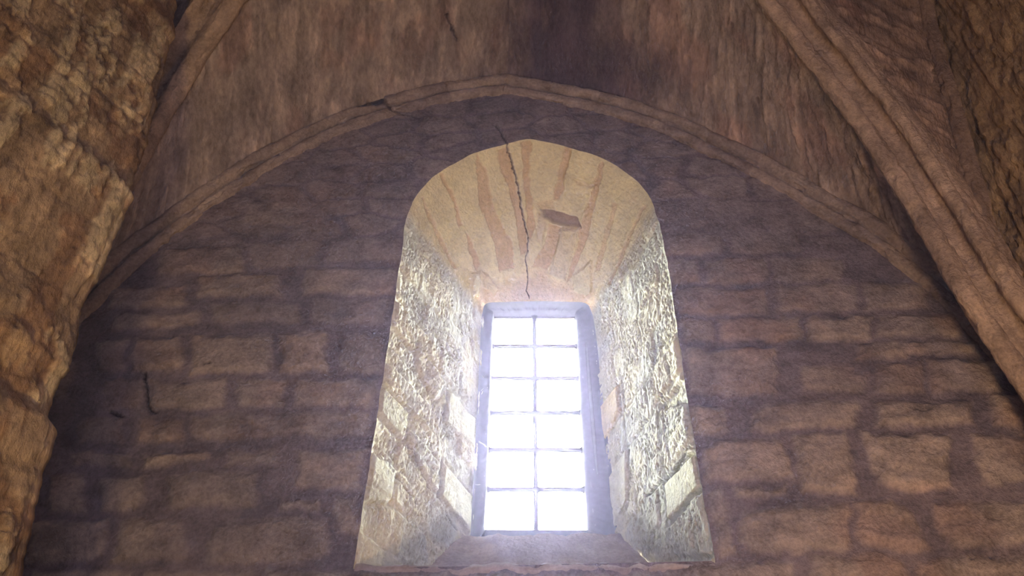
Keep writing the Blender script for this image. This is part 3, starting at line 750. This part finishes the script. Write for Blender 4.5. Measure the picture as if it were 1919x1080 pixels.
# rib against the end wall: one continuous pointed arch
def wall_prof():
    p = [(-.125, .0), (-.122, .028), (-.105, .040), (-.075, .042), (-.062, .030), (-.052, .012), (-.040, .014)]
    p += [(-.004+.036*math.cos(a), .030+.036*math.sin(a)) for a in np.radians(np.linspace(190, -10, 20))]
    p += [(.036, .012), (.046, .004), (.060, .022), (.085, .03), (.10, -.05)]
    return p
CW = np.vstack([CWL, CWR[::-1][1:]])
CW = resample(CW, 900); CW[:, 1] = YW
def sideW(t): v = np.array([-t[2], 0., t[0]]); return v      # outward: up and away from the window
sweep('wall_rib', CW, wall_prof(), sideW, M_RIB, 740, 'pointed arch moulding running along the top of the end wall', (.52, .41, .32), (.28, .21, .18), n=900, wear=.011)
# rib on the right wall
def sideRW(t): v = np.array([0., t[2], -t[1]]); return v if v[1] > 0 else -v
def DOWN(name): return np.array([-1., 0, 0])
CRWp = CRW.copy(); CRWp[:, 0] = XR-.045
pr = [(-.10, -.02), (-.09, .03), (-.06, .045)]+[(-.02+.034*math.cos(a), .045+.034*math.sin(a)) for a in np.radians(np.linspace(190, 0, 16))]+[(.03, .03), (.05, .05), (.075, .05), (.09, -.04)]
sweep('side_rib', CRWp, pr, sideRW, M_RIB, 760, 'steep moulded rib with a flaked pale stone at the far right edge', (.44, .31, .21), (.24, .165, .12), wear=.016)

# ------------------------------------------------------------------ side walls
def rough_wall(name, x, y0, y1, z0, z1, sgn, seed, c_hi, c_lo, st=.012):
    ys = np.arange(y0, y1, st); zs = np.arange(z0, z1, st)
    A, B = np.meshgrid(ys, zs, indexing='ij')
    h, mk, idv, pl = rubble(A, B, .10, .24, seed, .03, .5)
    col = lerp(C(*c_lo)+0*A[..., None], C(*c_hi)+0*A[..., None], np.clip(mk*.6+idv*.4, 0, 1))
    col = col*(.75+.5*fbm(A*12, B*5, seed+9, 4))[..., None]
    P = np.stack([x+sgn*h, A, B], -1)
    o = mesh_obj(name, P.reshape(-1, 3), grid_faces(len(ys), len(zs)), M_PIER, col.reshape(-1, 3))
    return o
tag(rough_wall('wall_right', XR+.05, -1.4, 2.95, 0, H+5.2, -1, 800, (.56, .39, .21), (.34, .23, .13)), 'rough warm brown side wall at the right edge of the picture', None, None, 'structure')
tag(box('wall_left', (-3.2, -1.6, 0), (-2.70, 3.95, H+5.4), M_ROUGH), None, None, None, 'structure')
tag(box('wall_back', (-3.2, -2.0, -.1), (3.2, -1.45, H+5.5), M_ROUGH), None, None, None, 'structure')
tag(box('floor', (-3.2, -2.0, -.3), (3.2, 3.95, 0), M_ROUGH), None, None, None, 'structure')
# masonry mass outside: seals the shell around the opening so daylight enters only by the window
def annulus():
    bx0, bx1, bz0, bz1 = -3.0, 3.0, -.1, H+5.4
    yb = YG+.15
    hx0, hx1, hz0, hz1 = -.42, .48, H+.9, H+3.25
    V = []; Fc = []
    def slab(x0, x1, z0, z1, y0=YS+.10, y1=yb):
        b = len(V)
        for y in (y0, y1):
            V.extend([(x0, y, z0), (x1, y, z0), (x1, y, z1), (x0, y, z1)])
        Fc.extend([tuple(b+i for i in f_) for f_ in [(0, 1, 2, 3), (7, 6, 5, 4), (0, 4, 5, 1), (1, 5, 6, 2), (2, 6, 7, 3), (3, 7, 4, 0)]])
    slab(bx0, hx0, bz0, bz1); slab(hx1, bx1, bz0, bz1); slab(hx0, hx1, bz0, hz0); slab(hx0, hx1, hz1, bz1)
    return V, Fc
V, Fc = annulus(); o = mesh_obj('wall_outer', V, Fc, M_ROUGH, None, None, False); tag(o, None, None, None, 'structure')
tag(box('wall_lower', (-2.85, 2.9, 0), (2.85, 3.05, H+.6), M_ROUGH), None, None, None, 'structure')
tag(box('trim_1', (-2.85, 2.9, H+4.7), (2.85, 3.9, H+5.4), M_ROUGH), None, None, None, 'structure')
tag(box('roof_slab', (-3.2, -2.0, H+5.3), (3.2, 3.95, H+5.8), M_ROUGH), None, None, None, 'structure')
tag(box('trim_2', (2.70, -1.6, 0), (3.2, 3.95, H+5.4), M_ROUGH), None, None, None, 'structure')


# ------------------------------------------------------------------ rough pier close by on the left
def build_pier():
    E_PX = [(30, 1130), (42, 1040), (60, 985), (75, 920), (92, 850), (103, 800), (95, 775), (106, 735), (112, 715), (132, 690), (139, 655), (150, 620), (152, 575), (165, 550), (185, 520), (197, 480), (222, 430), (240, 380), (252, 330), (268, 282), (285, 225), (300, 165), (310, 110), (326, 60), (332, 0), (334, -60)]
    YE = 2.1
    E = np.array([atY(x, y, YE) for x, y in E_PX])
    zs = np.r_[np.arange(0, E[0, 2], .03), np.arange(E[0, 2], E[-1, 2], .0085), np.arange(E[-1, 2], H+5.25, .02)]
    o_ = np.argsort(E[:, 2]); ex = np.interp(zs, E[o_, 2], E[o_, 0])
    ex += (fbm(zs*14, zs*0, 61, 3)-.5)*.03*(zs > E[0, 2])
    # horizontal profile: along the hidden back, round the arris, then the visible face running towards the camera
    t = np.r_[np.linspace(-.9, -.06, 20)[:-1], np.linspace(-.06, .06, 26)[:-1], np.arange(.06, 1.5, .0085), np.linspace(1.5, 3.6, 30)]
    T, Z = np.meshgrid(t, zs, indexing='ij')
    EX = np.repeat(ex[None], len(t), 0)
    r = .05
    X = np.where(T < 0, EX+T, EX-.58*np.maximum(T, 0)*.93); Y = np.where(T < 0, YE+.02-0*T, YE-T*.92)
    sm = sstep(.0, .06, np.abs(T)); X -= (1-sm)*.012
    P = np.stack([X, Y, Z], -1)
    N = grid_normals(P); 
    if np.median(N[60:, :, 0]) < 0: N = -N
    A, B = T, Z
    wa = A+(fbm(A*5, B*3, 71)-.5)*.10+(fbm(A*25, B*10, 171, 3)-.5)*.03; wb = B+A*.35+(fbm(A*5, B*4, 72)-.5)*.16
    f1, f2, idv = worley(wa/.085, wb/.27, 73)
    j = sstep(.02, .28, f2-f1); pl = sstep(.38, .62, fbm(A*4, B*2.5, 74, 4))
    h = np.clip(1-f1, 0, 1)*.016*idv*(1-pl*.7)+j*.002+pl*.012+(fbm(A*20, B*5, 75, 5, .6)-.5)*.036+(fbm(A*70, B*40, 76, 3)-.5)*.008
    flake = sstep(.56, .60, fbm(A*15, B*3.6, 77, 5, .55)); h += flake*.012
    h *= sstep(-.9, -.7, T)*.9+.1
    near = sstep(.0, .05, np.abs(T)); h *= .35+.65*near
    col = lerp(C(.27, .185, .105)+0*P, C(.46, .325, .19)+0*P, np.clip(j*.35+idv*.35+pl*.3, 0, 1))
    col = lerp(col, C(.68, .54, .32)+0*col, flake*.8)
    col = lerp(col, col*C(.75, .62, .55), sstep(.56, .66, fbm(A*8+3, B*4, 78, 4))*.8)
    col = col*(.6+.8*fbm(A*26, B*10, 79, 5))[..., None]
    P = P+N*h[..., None]
    o = mesh_obj('stone_pier', P.reshape(-1, 3), grid_faces(len(t), len(zs)), M_PIER, col.reshape(-1, 3))
    tag(o, 'rough golden-brown rubble pier with a ragged edge filling the left side', 'pier')
build_pier()

# ------------------------------------------------------------------ bluish volume added to stand in for lens glare around the window
MH = bpy.data.materials.new('glare_haze'); MH.use_nodes = True; nt = MH.node_tree; nt.nodes.remove(nt.nodes['Principled BSDF'])
vs = nt.nodes.new('ShaderNodeVolumeScatter'); vs.inputs['Color'].default_value = (.62, .60, 1, 1)
vs.inputs['Density'].default_value = .0092; vs.inputs['Anisotropy'].default_value = .82
nt.links.new(vs.outputs[0], nt.nodes['Material Output'].inputs['Volume'])
hz = box('haze', (-2.60, -1.4, .05), (2.60, YG-.06, H+5.25), MH); tag(hz, 'faint bluish haze added for the lens glare around the window', None, None, 'stuff')

# ------------------------------------------------------------------ cobwebs on the left of the window frame
def strands(name, lines, label, Y=YS+.02, r=.0011):
    V = []; Fc = []
    for pts in lines:
        c = catmull([atY(x, y, Y+dy) for x, y, dy in pts], 14); b = len(V)
        for q in c:
            for k in range(5):
                a = k*2*math.pi/5; V.append((q[0]+r*math.cos(a), q[1]+r*math.sin(a)*.7, q[2]+r*math.sin(a)))
        for i in range(13):
            for k in range(5):
                k2 = (k+1) % 5; Fc.append((b+i*5+k, b+i*5+k2, b+i*5+5+k2, b+i*5+5+k))
    c = np.mean(V, 0)
    o = mesh_obj(name, np.array(V)-c, np.array(Fc), M_WEBSILK); o.location = c
    tag(o, label, 'cobweb', 'cobweb wisps on the window frame')
def cr2(l): return [[(840+x/3.8575, 800+y/3.8575, d) for x, y, d in q] for q in l]
strands('cobweb', cr2([[(162, 370, 0), (190, 378, -.02), (215, 340, .02)], [(165, 375, 0), (180, 400, 0), (238, 415, .02)], [(168, 405, 0), (200, 420, -.02), (235, 418, .02)], [(160, 368, 0), (172, 390, 0), (185, 412, 0)], [(190, 380, 0), (185, 395, -.02), (205, 418, 0)]]),
        'largest white cobweb wisp, low on the left of the window frame', r=.0014)
strands('cobweb', cr2([[(205, 90, 0), (220, 110, 0), (245, 130, .02)], [(215, 100, 0), (250, 125, 0), (275, 155, .03)], [(240, 120, 0), (262, 128, .0), (278, 150, .03)]]), 'thin cobweb threads beside the fourth row of panes, left side', r=.0011)
strands('cobweb', [[(896, 704, 0), (901, 708, 0), (906, 706, .01)], [(899, 702, 0), (904, 705, 0), (907, 709, .01)]], 'tiny white cobweb tuft beside the second row of panes, uppermost of them', r=.0016)
strands('cobweb', [[(899, 736, 0), (902, 732, 0), (906, 728, .01)], [(899, 740, 0), (903, 738, 0), (905, 731, .01)]], 'small white cobweb tuft beside the third row of panes', r=.0018)
